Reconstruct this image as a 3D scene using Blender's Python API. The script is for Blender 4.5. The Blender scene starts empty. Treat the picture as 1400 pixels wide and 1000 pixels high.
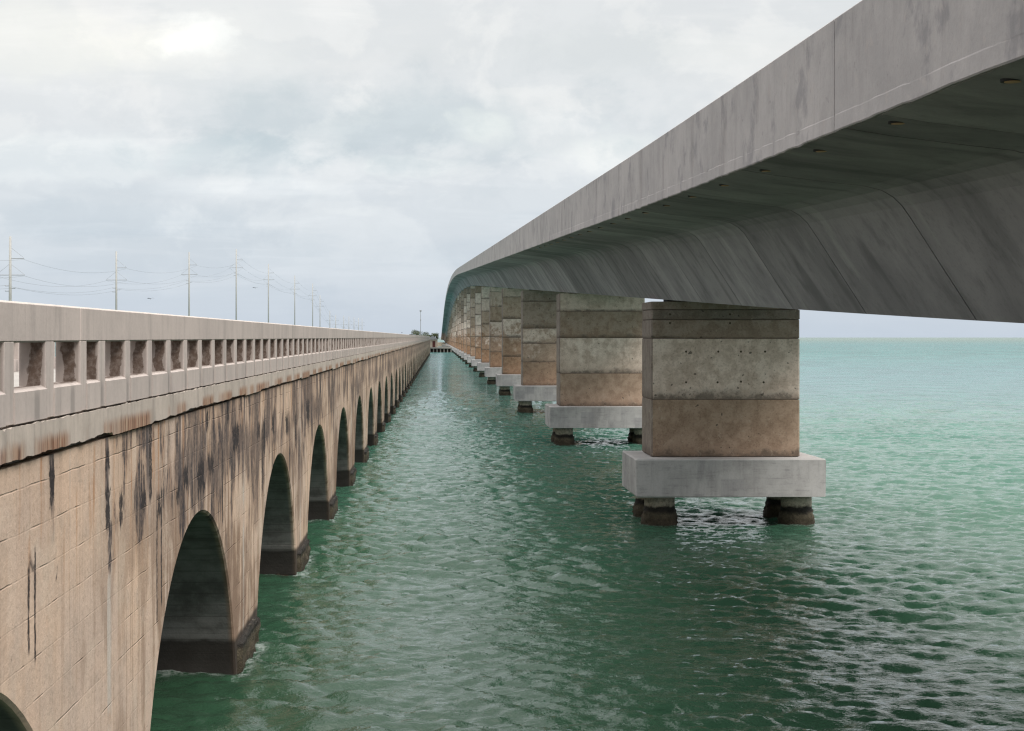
import bpy, math, random
import numpy as np

random.seed(7)
rng = np.random.default_rng(11)
C = bpy.context.scene.collection
scene = bpy.context.scene

# ------------------------------------------------------------------ camera
H = 6.45                       # eye height above the water
F = 2200.0                     # focal length in photo pixels (1400 wide)
cam_d = bpy.data.cameras.new('camera')
cam = bpy.data.objects.new('camera', cam_d); C.objects.link(cam)
cam.location = (0, 0, H); cam.rotation_euler = (math.radians(90), 0, 0)
cam_d.sensor_fit = 'HORIZONTAL'; cam_d.sensor_width = 36.0
cam_d.lens = F / 1400 * 36.0
cam_d.shift_x = 98.0 / 1400; cam_d.shift_y = -38.6 / 1400
cam_d.clip_start = 0.1; cam_d.clip_end = 90000
scene.camera = cam
scene.view_settings.view_transform = 'Standard'
scene.view_settings.look = 'None'
scene.view_settings.exposure = 0.62
scene.view_settings.gamma = 1.0
scene.cycles.use_denoising = True
scene.cycles.denoising_prefilter = 'NONE'   # keeps the fine surface texture
scene.cycles.pixel_filter_type = 'BLACKMAN_HARRIS'; scene.cycles.filter_width = 1.25

# ------------------------------------------------------------------ node helper
class NT:
    def __init__(s, tree):
        s.t = tree; s.n = tree.nodes; s.l = tree.links
    def new(s, typ, **kw):
        nd = s.n.new(typ)
        for k, v in kw.items(): setattr(nd, k, v)
        return nd
    def put(s, sock, v):
        if v is None: return
        if isinstance(v, bpy.types.NodeSocket): s.l.new(v, sock)
        else:
            if sock.type == 'RGBA' and isinstance(v, (tuple, list)) and len(v) == 3: v = (*v, 1)
            if sock.type == 'VECTOR' and isinstance(v, (int, float)): v = (v, v, v)
            sock.default_value = v
    def math(s, op, a, b=None, c=None, clamp=False):
        nd = s.new('ShaderNodeMath', operation=op); nd.use_clamp = clamp
        s.put(nd.inputs[0], a)
        if b is not None: s.put(nd.inputs[1], b)
        if c is not None: s.put(nd.inputs[2], c)
        return nd.outputs[0]
    def add(s, a, b): return s.math('ADD', a, b)
    def sub(s, a, b): return s.math('SUBTRACT', a, b)
    def mul(s, a, b, clamp=False): return s.math('MULTIPLY', a, b, clamp=clamp)
    def vec(s, x, y, z):
        nd = s.new('ShaderNodeCombineXYZ')
        for i, v in enumerate((x, y, z)): s.put(nd.inputs[i], v)
        return nd.outputs[0]
    def sep(s, v):
        nd = s.new('ShaderNodeSeparateXYZ'); s.put(nd.inputs[0], v); return nd.outputs
    def vscale(s, v, sc):
        nd = s.new('ShaderNodeVectorMath', operation='MULTIPLY'); s.put(nd.inputs[0], v)
        nd.inputs[1].default_value = sc if isinstance(sc, (tuple, list)) else (sc,)*3
        return nd.outputs[0]
    def vadd(s, v, w):
        nd = s.new('ShaderNodeVectorMath', operation='ADD'); s.put(nd.inputs[0], v); s.put(nd.inputs[1], w)
        return nd.outputs[0]
    def noise(s, v, scale=1.0, detail=3, rough=0.55, dist=0.0):
        nd = s.new('ShaderNodeTexNoise'); s.put(nd.inputs['Vector'], v)
        nd.inputs['Scale'].default_value = scale; nd.inputs['Detail'].default_value = detail
        nd.inputs['Roughness'].default_value = rough; nd.inputs['Distortion'].default_value = dist
        return nd.outputs['Fac']
    def ss(s, v, a, b, o0=0.0, o1=1.0):
        nd = s.new('ShaderNodeMapRange', interpolation_type='SMOOTHSTEP')
        s.put(nd.inputs[0], v)
        if a > b: a, b, o0, o1 = b, a, o1, o0
        for i, q in enumerate((a, b, o0, o1)): nd.inputs[i+1].default_value = q
        return nd.outputs[0]
    def lin(s, v, a, b, o0=0.0, o1=1.0):
        nd = s.new('ShaderNodeMapRange'); s.put(nd.inputs[0], v)
        for i, q in enumerate((a, b, o0, o1)): nd.inputs[i+1].default_value = q
        return nd.outputs[0]
    def mix(s, fac, a, b, mode='MIX'):
        nd = s.new('ShaderNodeMix', data_type='RGBA', blend_type=mode)
        s.put(nd.inputs[0], fac); s.put(nd.inputs[6], a); s.put(nd.inputs[7], b)
        return nd.outputs[2]
    def ramp(s, fac, stops):
        nd = s.new('ShaderNodeValToRGB'); s.put(nd.inputs[0], fac)
        cr = nd.color_ramp
        while len(cr.elements) < len(stops): cr.elements.new(0.5)
        for e, (p, c) in zip(cr.elements, stops):
            e.position = p; e.color = (*c, 1)
        return nd.outputs[0]
    def bump(s, h, strength=0.3, dist=0.02, normal=None):
        nd = s.new('ShaderNodeBump'); nd.inputs['Strength'].default_value = strength
        nd.inputs['Distance'].default_value = dist; s.put(nd.inputs['Height'], h)
        if normal is not None: s.put(nd.inputs['Normal'], normal)
        return nd.outputs[0]
    def pos(s): return s.new('ShaderNodeNewGeometry').outputs['Position']
    def attr(s, name):
        nd = s.new('ShaderNodeAttribute'); nd.attribute_name = name; return nd
    def inv(s, a): return s.sub(1.0, a)
    def box(s, v, a, b, soft):            # 1 inside a..b
        return s.mul(s.ss(v, a - soft, a + soft), s.ss(v, b + soft, b - soft))

def material(name):
    m = bpy.data.materials.new(name); m.use_nodes = True
    nt = NT(m.node_tree); b = m.node_tree.nodes['Principled BSDF']
    b.inputs['Roughness'].default_value = 0.9
    b.inputs['Specular IOR Level'].default_value = 0.25
    return m, nt, b

# ------------------------------------------------------------------ world + sun
SUN_EL, SUN_AZ = math.radians(48), math.radians(138)    # azimuth clockwise from +Y: behind the camera, to the right
w = bpy.data.worlds.new('World'); scene.world = w; w.use_nodes = True
nt = NT(w.node_tree)
bg = w.node_tree.nodes['Background']; wo = w.node_tree.nodes['World Output']
tc = nt.new('ShaderNodeTexCoord').outputs['Generated']
dx, dy, dz = nt.sep(tc)
el = nt.math('MAXIMUM', dz, 0.0)
den = nt.add(el, 0.10)
pu = nt.math('DIVIDE', dx, den); pv = nt.math('DIVIDE', dy, den)
cp = nt.vec(pu, pv, 0.0)
n1 = nt.noise(nt.vadd(cp, (3.1, 1.7, 0)), 0.75, 9, 0.56, 0.35)
n2 = nt.noise(nt.vadd(nt.vscale(cp, (0.8, 1.5, 1)), (7.3, 4.1, 2.0)), 1.5, 8, 0.6, 0.4)
n3 = nt.noise(nt.vscale(tc, (5, 5, 22)), 1.0, 6, 0.55, 0.5)
base = nt.ramp(nt.math('POWER', el, 0.5), [
    (0.00, (0.385, 0.437, 0.505)), (0.16, (0.405, 0.450, 0.507)), (0.30, (0.475, 0.503, 0.530)),
    (0.42, (0.555, 0.560, 0.556)), (0.64, (0.57, 0.575, 0.58)), (0.87, (0.72, 0.72, 0.72)), (0.96, (2.6, 2.57, 2.52)), (1.0, (4.6, 4.55, 4.45))])
lo = nt.ss(el, 0.0, 0.07, 0.25, 1.0)                    # flatter towards the horizon
# direction-anchored cloud masses: A = dx/dy, E = dz/dy in front of the viewer
front = nt.ss(dy, 0.05, 0.3)
ya = nt.math('MAXIMUM', dy, 0.05)
A = nt.math('DIVIDE', dx, ya); E = nt.math('DIVIDE', dz, ya)
w1 = nt.noise(nt.vscale(tc, (10, 10, 15)), 1.0, 10, 0.60, 0.25)
w2 = nt.noise(nt.vadd(nt.vscale(tc, (30, 30, 40)), (3., 5., 1.)), 1.0, 8, 0.62, 0.2)
wobs = nt.add(nt.mul(nt.sub(w1, 0.5), 2.0), nt.mul(nt.sub(w2, 0.5), 0.9))
def lobe(a0, e0, ra, re, k, soft, rag=1.0):
    a_ = nt.math('DIVIDE', nt.sub(A, a0), ra); e_ = nt.math('DIVIDE', nt.sub(E, e0), re)
    r = nt.add(nt.math('SQRT', nt.add(nt.mul(a_, a_), nt.mul(e_, e_))), nt.mul(wobs, rag))
    return nt.mul(nt.mul(nt.ss(r, 0.75 + soft, 0.75 - soft), front), k)
def px(x, y): return ((x - 602) / F, (461.4 - y) / F)
def tint(c, m): return nt.vscale(c, m)
skyc = nt.mix(nt.mul(nt.mul(nt.ss(n1, 0.52, 0.40), lo), 0.65), base, tint(base, (0.89, 0.915, 0.935)))
skyc = nt.mix(nt.mul(nt.mul(nt.ss(n2, 0.50, 0.62), lo), 0.3), skyc, tint(base, (1.11, 1.10, 1.09)))
skyc = nt.mix(nt.mul(nt.mul(nt.ss(w1, 0.485, 0.56), lo), 0.9), skyc, tint(skyc, (1.085, 1.072, 1.055)))
skyc = nt.mix(nt.mul(nt.mul(nt.ss(w2, 0.44, 0.62), lo), 0.5), skyc, tint(skyc, (1.06, 1.055, 1.05)))
skyc = nt.mix(nt.mul(nt.ss(n3, 0.46, 0.62), 0.2), skyc, tint(skyc, (1.05, 1.045, 1.035)))
for (x, y, rx, ry, k, soft, mult) in [
    (560, 175, 330, 62, 0.9, .55, (0.79, 0.845, 0.87)),
    (330, 215, 160, 36, 0.7, .35, (0.85, 0.90, 0.915)),
    (170, 300, 260, 26, 0.7, .45, (0.89, 0.92, 0.94)),
    (880, 70, 240, 36, 0.5, .5, (0.92, 0.94, 0.94)),
    (620, 350, 240, 22, 0.6, .4, (0.91, 0.935, 0.95)),
    (90, 215, 220, 42, 0.9, .22, (1.13, 1.12, 1.095)),
    (350, 255, 170, 20, 0.8, .25, (1.11, 1.10, 1.085)),
    (60, 55, 190, 60, 0.8, .45, (1.10, 1.09, 1.045)),
    (662, 178, 60, 34, 1.0, .3, (1.15, 1.13, 1.09)),
    (560, 228, 100, 20, 0.9, .25, (1.11, 1.10, 1.075)),
    (480, 290, 70, 14, 0.7, .25, (1.09, 1.08, 1.06)),
    (820, 215, 90, 44, 0.9, .3, (1.15, 1.135, 1.10)),
    (262, 60, 150, 64, 0.8, .6, (1.10, 1.09, 1.06)),
    (268, 48, 60, 38, 0.9, .5, (1.22, 1.21, 1.19))]:
    a0, e0 = px(x, y)
    skyc = nt.mix(lobe(a0, e0, rx / F, ry / F, k, soft, 2.3 if rx < 130 else 1.35), skyc, tint(skyc, mult))
nt.l.new(skyc, bg.inputs['Color'])
bg.inputs['Strength'].default_value = 1.0
sky = nt.new('ShaderNodeTexSky', sky_type='NISHITA')
sky.sun_disc = False; sky.sun_elevation = SUN_EL; sky.sun_rotation = SUN_AZ
bg2 = nt.new('ShaderNodeBackground'); bg2.inputs['Strength'].default_value = 0.06
nt.l.new(sky.outputs[0], bg2.inputs['Color'])
mx = nt.new('ShaderNodeMixShader'); mx.inputs[0].default_value = 0.92   # the overcast covers nearly all the blue
nt.l.new(bg2.outputs[0], mx.inputs[1]); nt.l.new(bg.outputs[0], mx.inputs[2])
nt.l.new(mx.outputs[0], wo.inputs['Surface'])

sd = bpy.data.lights.new('sun', 'SUN'); sd.energy = 2.0; sd.angle = math.radians(22); sd.color = (1.0, 0.94, 0.86)
so = bpy.data.objects.new('sun', sd); C.objects.link(so)
so.rotation_euler = (math.radians(90) - SUN_EL, 0, math.pi - SUN_AZ)
so.location = (40, -60, 90)

# ------------------------------------------------------------------ mesh helpers
class MB:
    def __init__(s): s.v = []; s.f = []; s.a = {}
    def vert(s, p): s.v.append(tuple(p)); return len(s.v) - 1
    def face(s, idx, **at):
        s.f.append(tuple(idx))
        for k, val in at.items(): s.a.setdefault(k, {})[len(s.f) - 1] = val
    def poly(s, pts, **at): s.face([s.vert(p) for p in pts], **at)
    def box(s, a, b, **at):
        (x0, y0, z0), (x1, y1, z1) = a, b
        i = [s.vert(p) for p in ((x0,y0,z0),(x1,y0,z0),(x1,y1,z0),(x0,y1,z0),(x0,y0,z1),(x1,y0,z1),(x1,y1,z1),(x0,y1,z1))]
        for q in ((0,3,2,1),(4,5,6,7),(0,1,5,4),(1,2,6,5),(2,3,7,6),(3,0,4,7)): s.face([i[k] for k in q], **at)
    def bevbox(s, a, b, r=0.02, **at):
        """box with chamfered edges"""
        import itertools
        c = [(a[k] + b[k]) / 2 for k in range(3)]; h = [abs(b[k] - a[k]) / 2 for k in range(3)]
        r = min(r, min(h) * .45)
        V = {}
        for sx, sy, sz in itertools.product((-1, 1), repeat=3):
            sg = (sx, sy, sz)
            for ax in range(3):
                V[(sg, ax)] = s.vert([c[k] + sg[k] * (h[k] if k == ax else h[k] - r) for k in range(3)])
        def q(*ids): s.face(ids, **at)
        for ax in range(3):
            o1, o2 = [(1,2),(2,0),(0,1)][ax]
            for sg in (-1, 1):
                L = []
                for p, r_ in ((-1,-1),(1,-1),(1,1),(-1,1)):
                    t = [0,0,0]; t[ax] = sg; t[o1] = p; t[o2] = r_
                    L.append(V[(tuple(t), ax)])
                q(*(L if sg > 0 else L[::-1]))
        for ax in range(3):                       # edges parallel to ax
            o1, o2 = [(1,2),(2,0),(0,1)][ax]
            for p in (-1, 1):
                for r_ in (-1, 1):
                    t0 = [0,0,0]; t0[ax] = -1; t0[o1] = p; t0[o2] = r_
                    t1 = list(t0); t1[ax] = 1
                    L = [V[(tuple(t0), o1)], V[(tuple(t1), o1)], V[(tuple(t1), o2)], V[(tuple(t0), o2)]]
                    q(*(L if p * r_ < 0 else L[::-1]))
        for sg in itertools.product((-1, 1), repeat=3):
            L = [V[(sg, 0)], V[(sg, 1)], V[(sg, 2)]]
            q(*(L if sg[0]*sg[1]*sg[2] > 0 else L[::-1]))
    def tube(s, pts, r, n=8, caps=True, **at):
        """round tube along points; r number or list"""
        P = [np.array(p, float) for p in pts]; R = r if isinstance(r, (list, tuple)) else [r] * len(P)
        rings = []
        for i, p in enumerate(P):
            d = P[min(i+1, len(P)-1)] - P[max(i-1, 0)]; d /= np.linalg.norm(d)
            u = np.cross(d, (0, 0, 1.0) if abs(d[2]) < .9 else (0, 1.0, 0)); u /= np.linalg.norm(u); v = np.cross(d, u)
            rings.append([s.vert(p + R[i] * (math.cos(t) * u + math.sin(t) * v)) for t in (2*math.pi*k/n for k in range(n))])
        for a, b in zip(rings, rings[1:]):
            for k in range(n): s.face((a[k], b[k], b[(k+1) % n], a[(k+1) % n]), **at)
        if caps: s.face(rings[0], **at); s.face(rings[-1][::-1], **at)
    def obj(s, name, m, parent=None, smooth=False, recalc=True):
        me = bpy.data.meshes.new(name); me.from_pydata(s.v, [], s.f); me.materials.append(m)
        for k, d in s.a.items():
            at = me.attributes.new(k, 'FLOAT', 'FACE')
            arr = np.zeros(len(s.f), np.float32)
            for i, val in d.items(): arr[i] = val
            at.data.foreach_set('value', arr)
        if recalc:
            import bmesh
            bm = bmesh.new(); bm.from_mesh(me); bmesh.ops.recalc_face_normals(bm, faces=bm.faces[:]); bm.to_mesh(me); bm.free()
        if smooth: me.polygons.foreach_set('use_smooth', [True] * len(me.polygons))
        o = bpy.data.objects.new(name, me); C.objects.link(o)
        if parent is not None: o.parent = parent
        return o

def thing(name, label, cat, loc=(0, 0, 0), group=None):
    o = bpy.data.objects.new(name, None); C.objects.link(o); o.location = loc
    o['label'] = label; o['category'] = cat
    if group: o['group'] = group
    o.empty_display_size = 0.5
    return o
def tag(o, label, cat, group=None):
    o['label'] = label; o['category'] = cat
    if group: o['group'] = group
    return o

# ------------------------------------------------------------------ materials
def mat_old_wall():
    m, n, b = material('weathered_arch_concrete')
    P = n.pos(); x, y, z = n.sep(P)
    big = n.noise(P, 0.35, 4, 0.6); mid = n.noise(P, 1.6, 5, 0.6); fine = n.noise(P, 14, 4, 0.65); grit = n.noise(P, 60, 2, 0.5)
    col = n.mix(n.ss(big, 0.35, 0.68), (0.65, 0.478, 0.362), (0.56, 0.435, 0.36))
    col = n.mix(n.mul(n.ss(mid, 0.45, 0.72), 0.6), col, (0.45, 0.36, 0.30))
    # brown damp water-stained zones that widen away from the viewer, hanging in vertical drips
    drip = n.noise(n.vec(x, n.mul(y, 2.2), n.mul(z, 0.28)), 1.0, 6, 0.6)
    drip2 = n.noise(n.vec(x, n.mul(y, 6.0), n.mul(z, 0.22)), 1.0, 5, 0.62)
    wet = n.noise(n.vec(0.0, n.mul(y, 0.16), n.mul(z, 0.35)), 1.0, 4, 0.6)
    low = n.ss(z, 5.0, 2.6)
    dens = n.ss(n.add(y, n.mul(n.sub(wet, .5), 6.0)), 15.0, 27.0)
    brown = n.mul(n.ss(n.add(drip, n.mul(n.sub(wet, 0.5), 1.0)), 0.46, 0.62), n.mul(n.add(0.35, n.mul(low, 0.65)), n.add(.30, n.mul(dens, .70))))
    col = n.mix(n.mul(brown, 0.9), col, (0.25, 0.165, 0.115))
    fstk = n.mul(n.ss(drip2, 0.50, 0.64), n.add(.15, n.mul(dens, .60)))
    col = n.mix(fstk, col, (0.25, 0.165, 0.115))
    # white lime runs
    lime = n.noise(n.vec(3.0, n.mul(y, 3.4), n.mul(z, 0.10)), 1.0, 4, 0.5)
    lime = n.mul(n.ss(lime, 0.63, 0.71), n.ss(fine, 0.30, 0.55, 0.55, 1.0))
    col = n.mix(n.mul(lime, 0.8), col, (0.50, 0.455, 0.42))
    # the pale run beside each span joint over the pier
    ph = n.math('WRAP', n.sub(y, 18.87), 12.95, 0.0)
    jl = n.mul(n.mul(n.box(n.add(ph, n.mul(n.sub(mid, .5), .30)), 0.03, 0.26, 0.07), n.ss(n.add(z, n.mul(n.sub(drip, .5), 3.)), 4.9, 3.4)), n.ss(mid, .34, .52))
    col = n.mix(n.mul(jl, 0.7), col, (0.56, 0.515, 0.47))
    # rust bleeding from the slab edge
    rn = n.noise(n.vec(7.0, n.mul(y, 5.0), n.mul(z, 0.5)), 1.0, 5, 0.6)
    rust = n.mul(n.ss(rn, 0.54, 0.68), n.ss(z, 2.9, 5.1))
    col = n.mix(n.mul(rust, 0.75), col, (0.40, 0.185, 0.075))
    worn = n.noise(n.vec(9.0, n.mul(y, .9), n.mul(z, .8)), 1.0, 6, .7, .4)
    col = n.mix(n.mul(n.ss(worn, .54, .62), .40), col, (0.60, 0.49, 0.40))
    # black algae: ragged blotches hanging under the slab and in a band above the crowns
    bn = n.noise(n.vec(1.0, n.mul(y, 1.5), n.mul(z, 0.55)), 1.0, 7, 0.68, 0.25)
    bmask = n.noise(n.vec(5.0, n.mul(y, 0.26), n.mul(z, 0.4)), 1.0, 3, 0.5)
    topk = n.ss(z, 4.6, 5.3, 0.0, 0.10); bandk = n.mul(n.box(z, 3.85, 4.75, 0.45), 0.10)
    thr = n.add(n.add(bn, n.add(topk, bandk)), n.add(n.mul(n.sub(bmask, 0.5), 0.75), n.mul(n.sub(dens, .62), .20)))
    col = n.mix(n.mul(n.ss(thr, 0.55, 0.66), n.mul(dens, .6)), col, (0.23, 0.155, 0.115))
    blk = n.mul(n.ss(thr, 0.645, 0.685), n.ss(z, 2.2, 3.4))
    stk = n.noise(n.vec(6.0, n.mul(y, 11.0), n.mul(z, 1.1)), 1.0, 4, .65)
    blk = n.mul(n.mul(blk, n.ss(fine, 0.25, 0.6, 0.55, 1.0)), n.ss(stk, .40, .52, .25, 1.0))
    col = n.mix(n.mul(blk, n.add(.68, n.mul(n.ss(bn, .45, .7), .42))), col, (0.042, 0.038, 0.046))
    # grey algae tongues below every pour joint of the slab (about 1.05 m apart)
    ph2 = n.math('PINGPONG', n.add(n.sub(y, 16.2), n.mul(n.sub(drip, 0.5), 0.28)), 1.325)
    rsel = n.noise(n.vec(2.0, n.mul(y, 0.8), 0.0), 1.0, 2, 0.5)
    tl = n.add(4.35, n.mul(n.sub(0.5, rsel), 3.0))
    tong = n.mul(n.ss(ph2, 0.13, 0.05), n.ss(n.sub(n.add(z, n.mul(n.sub(mid, .5), .8)), tl), -0.05, 0.5))
    col = n.mix(n.mul(tong, 0.82), col, (0.085, 0.072, 0.075))
    # tar-like drips: pairs of thin black runs
    zrag = n.add(z, n.add(n.mul(n.sub(n.noise(n.vec(8.0, n.mul(y, 7.0), n.mul(z, .6)), 1.0, 4, .6), .5), .75), n.mul(n.sub(fine, .5), .2)))
    def runs(y0, ztop, zbot, wd=0.03):
        yy = n.sub(n.add(y, n.mul(n.sub(n.noise(n.vec(0.0, n.mul(y, 1.0), n.mul(z, 5.0)), 1.0, 3, 0.6), 0.5), 0.06)), y0)
        a = n.math('ABSOLUTE', yy)
        wn = n.add(wd, n.mul(n.sub(n.noise(n.vec(y, 0.0, n.mul(z, 7.0)), 1.0, 3, .6), .5), wd * 2.2))
        return n.mul(n.ss(n.sub(a, wn), 0.012, -0.012), n.box(zrag if wd > .09 else z, zbot, ztop, 0.06))
    tar = None
    for (y0, zt, zb, wd) in [(15.28, 4.28, 3.45, .035), (15.52, 4.42, 3.30, .032), (15.40, 4.33, 4.25, .10), (16.2, 5.2, 4.75, .10), (18.9, 5.12, 4.85, .12),
                             (18.92, 4.68, 4.15, .13), (19.7, 4.62, 4.22, .10), (21.2, 4.45, 4.18, .15), (21.7, 5.3, 4.3, .10), (22.2, 4.30, 2.5, .04), (22.55, 4.33, 2.7, .045), (22.38, 4.25, 3.95, .13),
                             (24.0, 4.3, 4.05, .16), (24.7, 4.48, 4.12, .20), (26.3, 4.45, 3.92, .36), (27.4, 4.42, 4.15, .30), (27.0, 5.25, 4.85, .12), (28.9, 4.45, 3.1, .055), (29.6, 5.3, 4.9, .14), (30.8, 4.75, 4.25, .42),
                             (35.3, 4.5, 3.0, .10), (35.7, 4.6, 3.9, .18), (34.6, 4.6, 4.3, .25), (37.6, 4.6, 4.2, .25), (41.0, 4.5, 4.0, .35), (43.5, 4.4, 3.5, .16), (47.5, 4.6, 4.0, .5)]:
        r = runs(y0, zt, zb, wd)
        tar = r if tar is None else n.math('MAXIMUM', tar, r)
    col = n.mix(n.mul(tar, n.ss(fine, .28, .5, .45, .95)), col, (0.026, 0.022, 0.025))
    # formwork board lines: irregular, mostly horizontal
    zz = n.add(z, n.mul(n.sub(n.noise(n.vec(0, n.mul(y, .9), n.mul(z, .6)), 1.0, 2, .5), .5), .06))
    cz = n.math('PINGPONG', zz, 0.21)
    brk = n.noise(n.vec(4.0, n.mul(y, 1.3), n.mul(z, 3.0)), 1.0, 3, 0.5)
    line = n.mul(n.ss(cz, 0.012, 0.003), n.ss(brk, 0.50, 0.66))
    cz2 = n.math('PINGPONG', zz, 0.63)
    line2 = n.mul(n.ss(cz2, 0.012, 0.003), n.ss(brk, 0.42, 0.58))
    lines = n.math('MAXIMUM', n.math('MAXIMUM', line, line2), n.mul(n.ss(cz, 0.012, 0.003), .10))
    col = n.mix(n.mul(lines, 0.38), col, (0.17, 0.12, 0.095))
    board = n.new('ShaderNodeTexWhiteNoise', noise_dimensions='2D')
    n.put(board.inputs['Vector'], n.vec(n.math('FLOOR', n.add(n.mul(y, 0.27), n.math('FLOOR', n.mul(zz, 2.38)))), n.math('FLOOR', n.mul(zz, 2.381)), 0))
    col = n.mix(0.10, col, n.mix(board.outputs['Value'], (0.32, 0.32, 0.32), (0.68, 0.68, 0.68)), 'OVERLAY')
    col = n.mix(n.mul(n.ss(fine, 0.42, 0.75), 0.35), col, n.vscale(col, (0.70, 0.66, 0.62)))
    pit = n.ss(n.noise(P, 26, 2, .5), 0.66, 0.74)
    col = n.mix(n.mul(pit, 0.45), col, (0.12, 0.09, 0.075))
    # inside of the barrels: darker grey concrete, streaked, with board lines
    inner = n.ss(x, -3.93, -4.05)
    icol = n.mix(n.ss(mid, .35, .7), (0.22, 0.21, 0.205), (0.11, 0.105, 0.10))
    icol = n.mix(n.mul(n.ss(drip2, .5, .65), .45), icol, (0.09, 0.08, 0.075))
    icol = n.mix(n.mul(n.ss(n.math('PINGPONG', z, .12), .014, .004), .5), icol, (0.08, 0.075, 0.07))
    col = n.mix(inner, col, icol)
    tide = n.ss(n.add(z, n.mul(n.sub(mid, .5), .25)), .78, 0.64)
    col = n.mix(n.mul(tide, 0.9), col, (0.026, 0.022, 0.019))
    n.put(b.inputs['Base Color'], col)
    hgt = n.add(n.mul(fine, 0.32), n.add(n.mul(grit, 0.06), n.add(n.mul(mid, .8), n.mul(lines, -0.4))))
    n.put(b.inputs['Normal'], n.bump(hgt, 0.75, 0.03))
    return m

def mat_concrete(name, c0, c1, streak=(0.12, 0.11, 0.105), streak_amt=0.5, speck=0.3, sx=1.5, extra=None, axis='y', tide=False, bump=0.3):
    m, n, b = material(name)
    P = n.pos(); x, y, z = n.sep(P)
    h = n.add(x, n.mul(y, 1.0))
    big = n.noise(P, 0.5, 4, 0.6); mid = n.noise(P, 2.5, 5, 0.62); fine = n.noise(P, 18, 4, 0.65)
    dr = n.noise(n.vec(n.mul(x, sx), n.mul(y, sx), n.mul(z, 0.3)), 1.0, 6, 0.62)
    dr2 = n.noise(n.vec(n.mul(x, sx*5), n.mul(y, sx*5), n.mul(z, 0.5)), 1.0, 5, 0.62)
    col = n.mix(n.ss(n.add(n.mul(big, .6), n.mul(mid, .4)), 0.36, 0.66), c0, c1)
    col = n.mix(n.mul(n.ss(dr, 0.52, 0.70), streak_amt), col, streak)
    col = n.mix(n.mul(n.ss(dr2, 0.50, 0.72), streak_amt * 0.6), col, streak)
    col = n.mix(n.mul(n.ss(fine, 0.45, 0.75), speck), col, n.vscale(col, (0.68, 0.66, 0.64)))
    if extra: col = extra(n, col, dict(P=P, x=x, y=y, z=z, big=big, mid=mid, fine=fine, dr=dr, dr2=dr2))
    n.put(b.inputs['Base Color'], col)
    n.put(b.inputs['Normal'], n.bump(n.add(n.mul(fine, .5), n.mul(mid, .8)), bump, 0.015))
    return m

def ex_cornice(n, col, d):
    z, y = d['z'], d['y']
    st = n.noise(n.vec(0.0, n.mul(y, 9.0), n.mul(z, 0.8)), 1.0, 4, 0.6)
    sel = n.noise(n.vec(2.0, n.mul(y, 0.42), 0.0), 1.0, 3, 0.5)
    low = n.ss(n.add(z, n.mul(n.sub(st, .5), .12)), 5.53, 5.40)
    r = n.mul(low, n.ss(sel, 0.44, 0.54))
    col = n.mix(n.mul(r, 0.75), col, n.mix(n.ss(st, .35, .6), (0.36, 0.24, 0.16), (0.24, 0.085, 0.03)))
    st2 = n.noise(n.vec(3.0, n.mul(y, 26.0), n.mul(z, 1.2)), 1.0, 3, .6)
    col = n.mix(n.mul(n.mul(r, n.ss(st2, .52, .62)), .7), col, (0.10, 0.042, 0.022))
    col = n.mix(n.mul(n.mul(r, n.ss(st2, .45, .36)), .5), col, (0.46, 0.35, 0.25))
    col = n.mix(n.mul(n.mul(r, n.ss(st, .58, .66)), .85), col, (0.05, 0.03, 0.025))
    return col
def ex_parapet(n, col, d):
    z, x, y = d['z'], d['x'], d['y']
    # inner faces of the openings: recess shade painted in, brown algae over it
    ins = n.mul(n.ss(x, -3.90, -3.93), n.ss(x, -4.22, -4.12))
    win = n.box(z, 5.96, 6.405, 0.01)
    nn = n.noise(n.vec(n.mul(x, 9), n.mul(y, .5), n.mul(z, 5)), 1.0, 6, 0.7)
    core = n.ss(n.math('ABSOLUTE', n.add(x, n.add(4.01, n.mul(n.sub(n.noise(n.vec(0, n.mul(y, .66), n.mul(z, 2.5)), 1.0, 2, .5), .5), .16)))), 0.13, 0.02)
    col = n.mix(n.mul(n.mul(ins, win), .6), col, (0.20, 0.165, 0.148))  # even grey-brown that paints the recess shade onto the jambs
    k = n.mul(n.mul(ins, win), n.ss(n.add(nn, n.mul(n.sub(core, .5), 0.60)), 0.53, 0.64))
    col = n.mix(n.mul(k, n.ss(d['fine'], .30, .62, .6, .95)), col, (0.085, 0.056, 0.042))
    ph = n.math('PINGPONG', n.sub(y, 18.53), 0.7575)
    g = n.mul(n.ss(n.add(ph, n.mul(n.sub(d['dr'], .5), .3)), 0.14, 0.04), n.ss(z, 6.02, 5.85))
    col = n.mix(n.mul(g, 0.5), col, (0.16, 0.148, 0.142))
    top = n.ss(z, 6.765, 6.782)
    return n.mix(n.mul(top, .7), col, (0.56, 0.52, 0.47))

M_wall = mat_old_wall()
M_corn = mat_concrete('slab_edge_concrete', (0.50, 0.435, 0.385), (0.40, 0.35, 0.31), extra=ex_cornice, streak_amt=0.4)
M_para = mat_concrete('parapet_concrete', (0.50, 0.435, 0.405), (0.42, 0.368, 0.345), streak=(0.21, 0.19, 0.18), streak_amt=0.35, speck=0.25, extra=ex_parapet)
M_road = mat_concrete('old_road_concrete', (0.34, 0.32, 0.30), (0.27, 0.255, 0.24), streak_amt=0.15)

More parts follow.
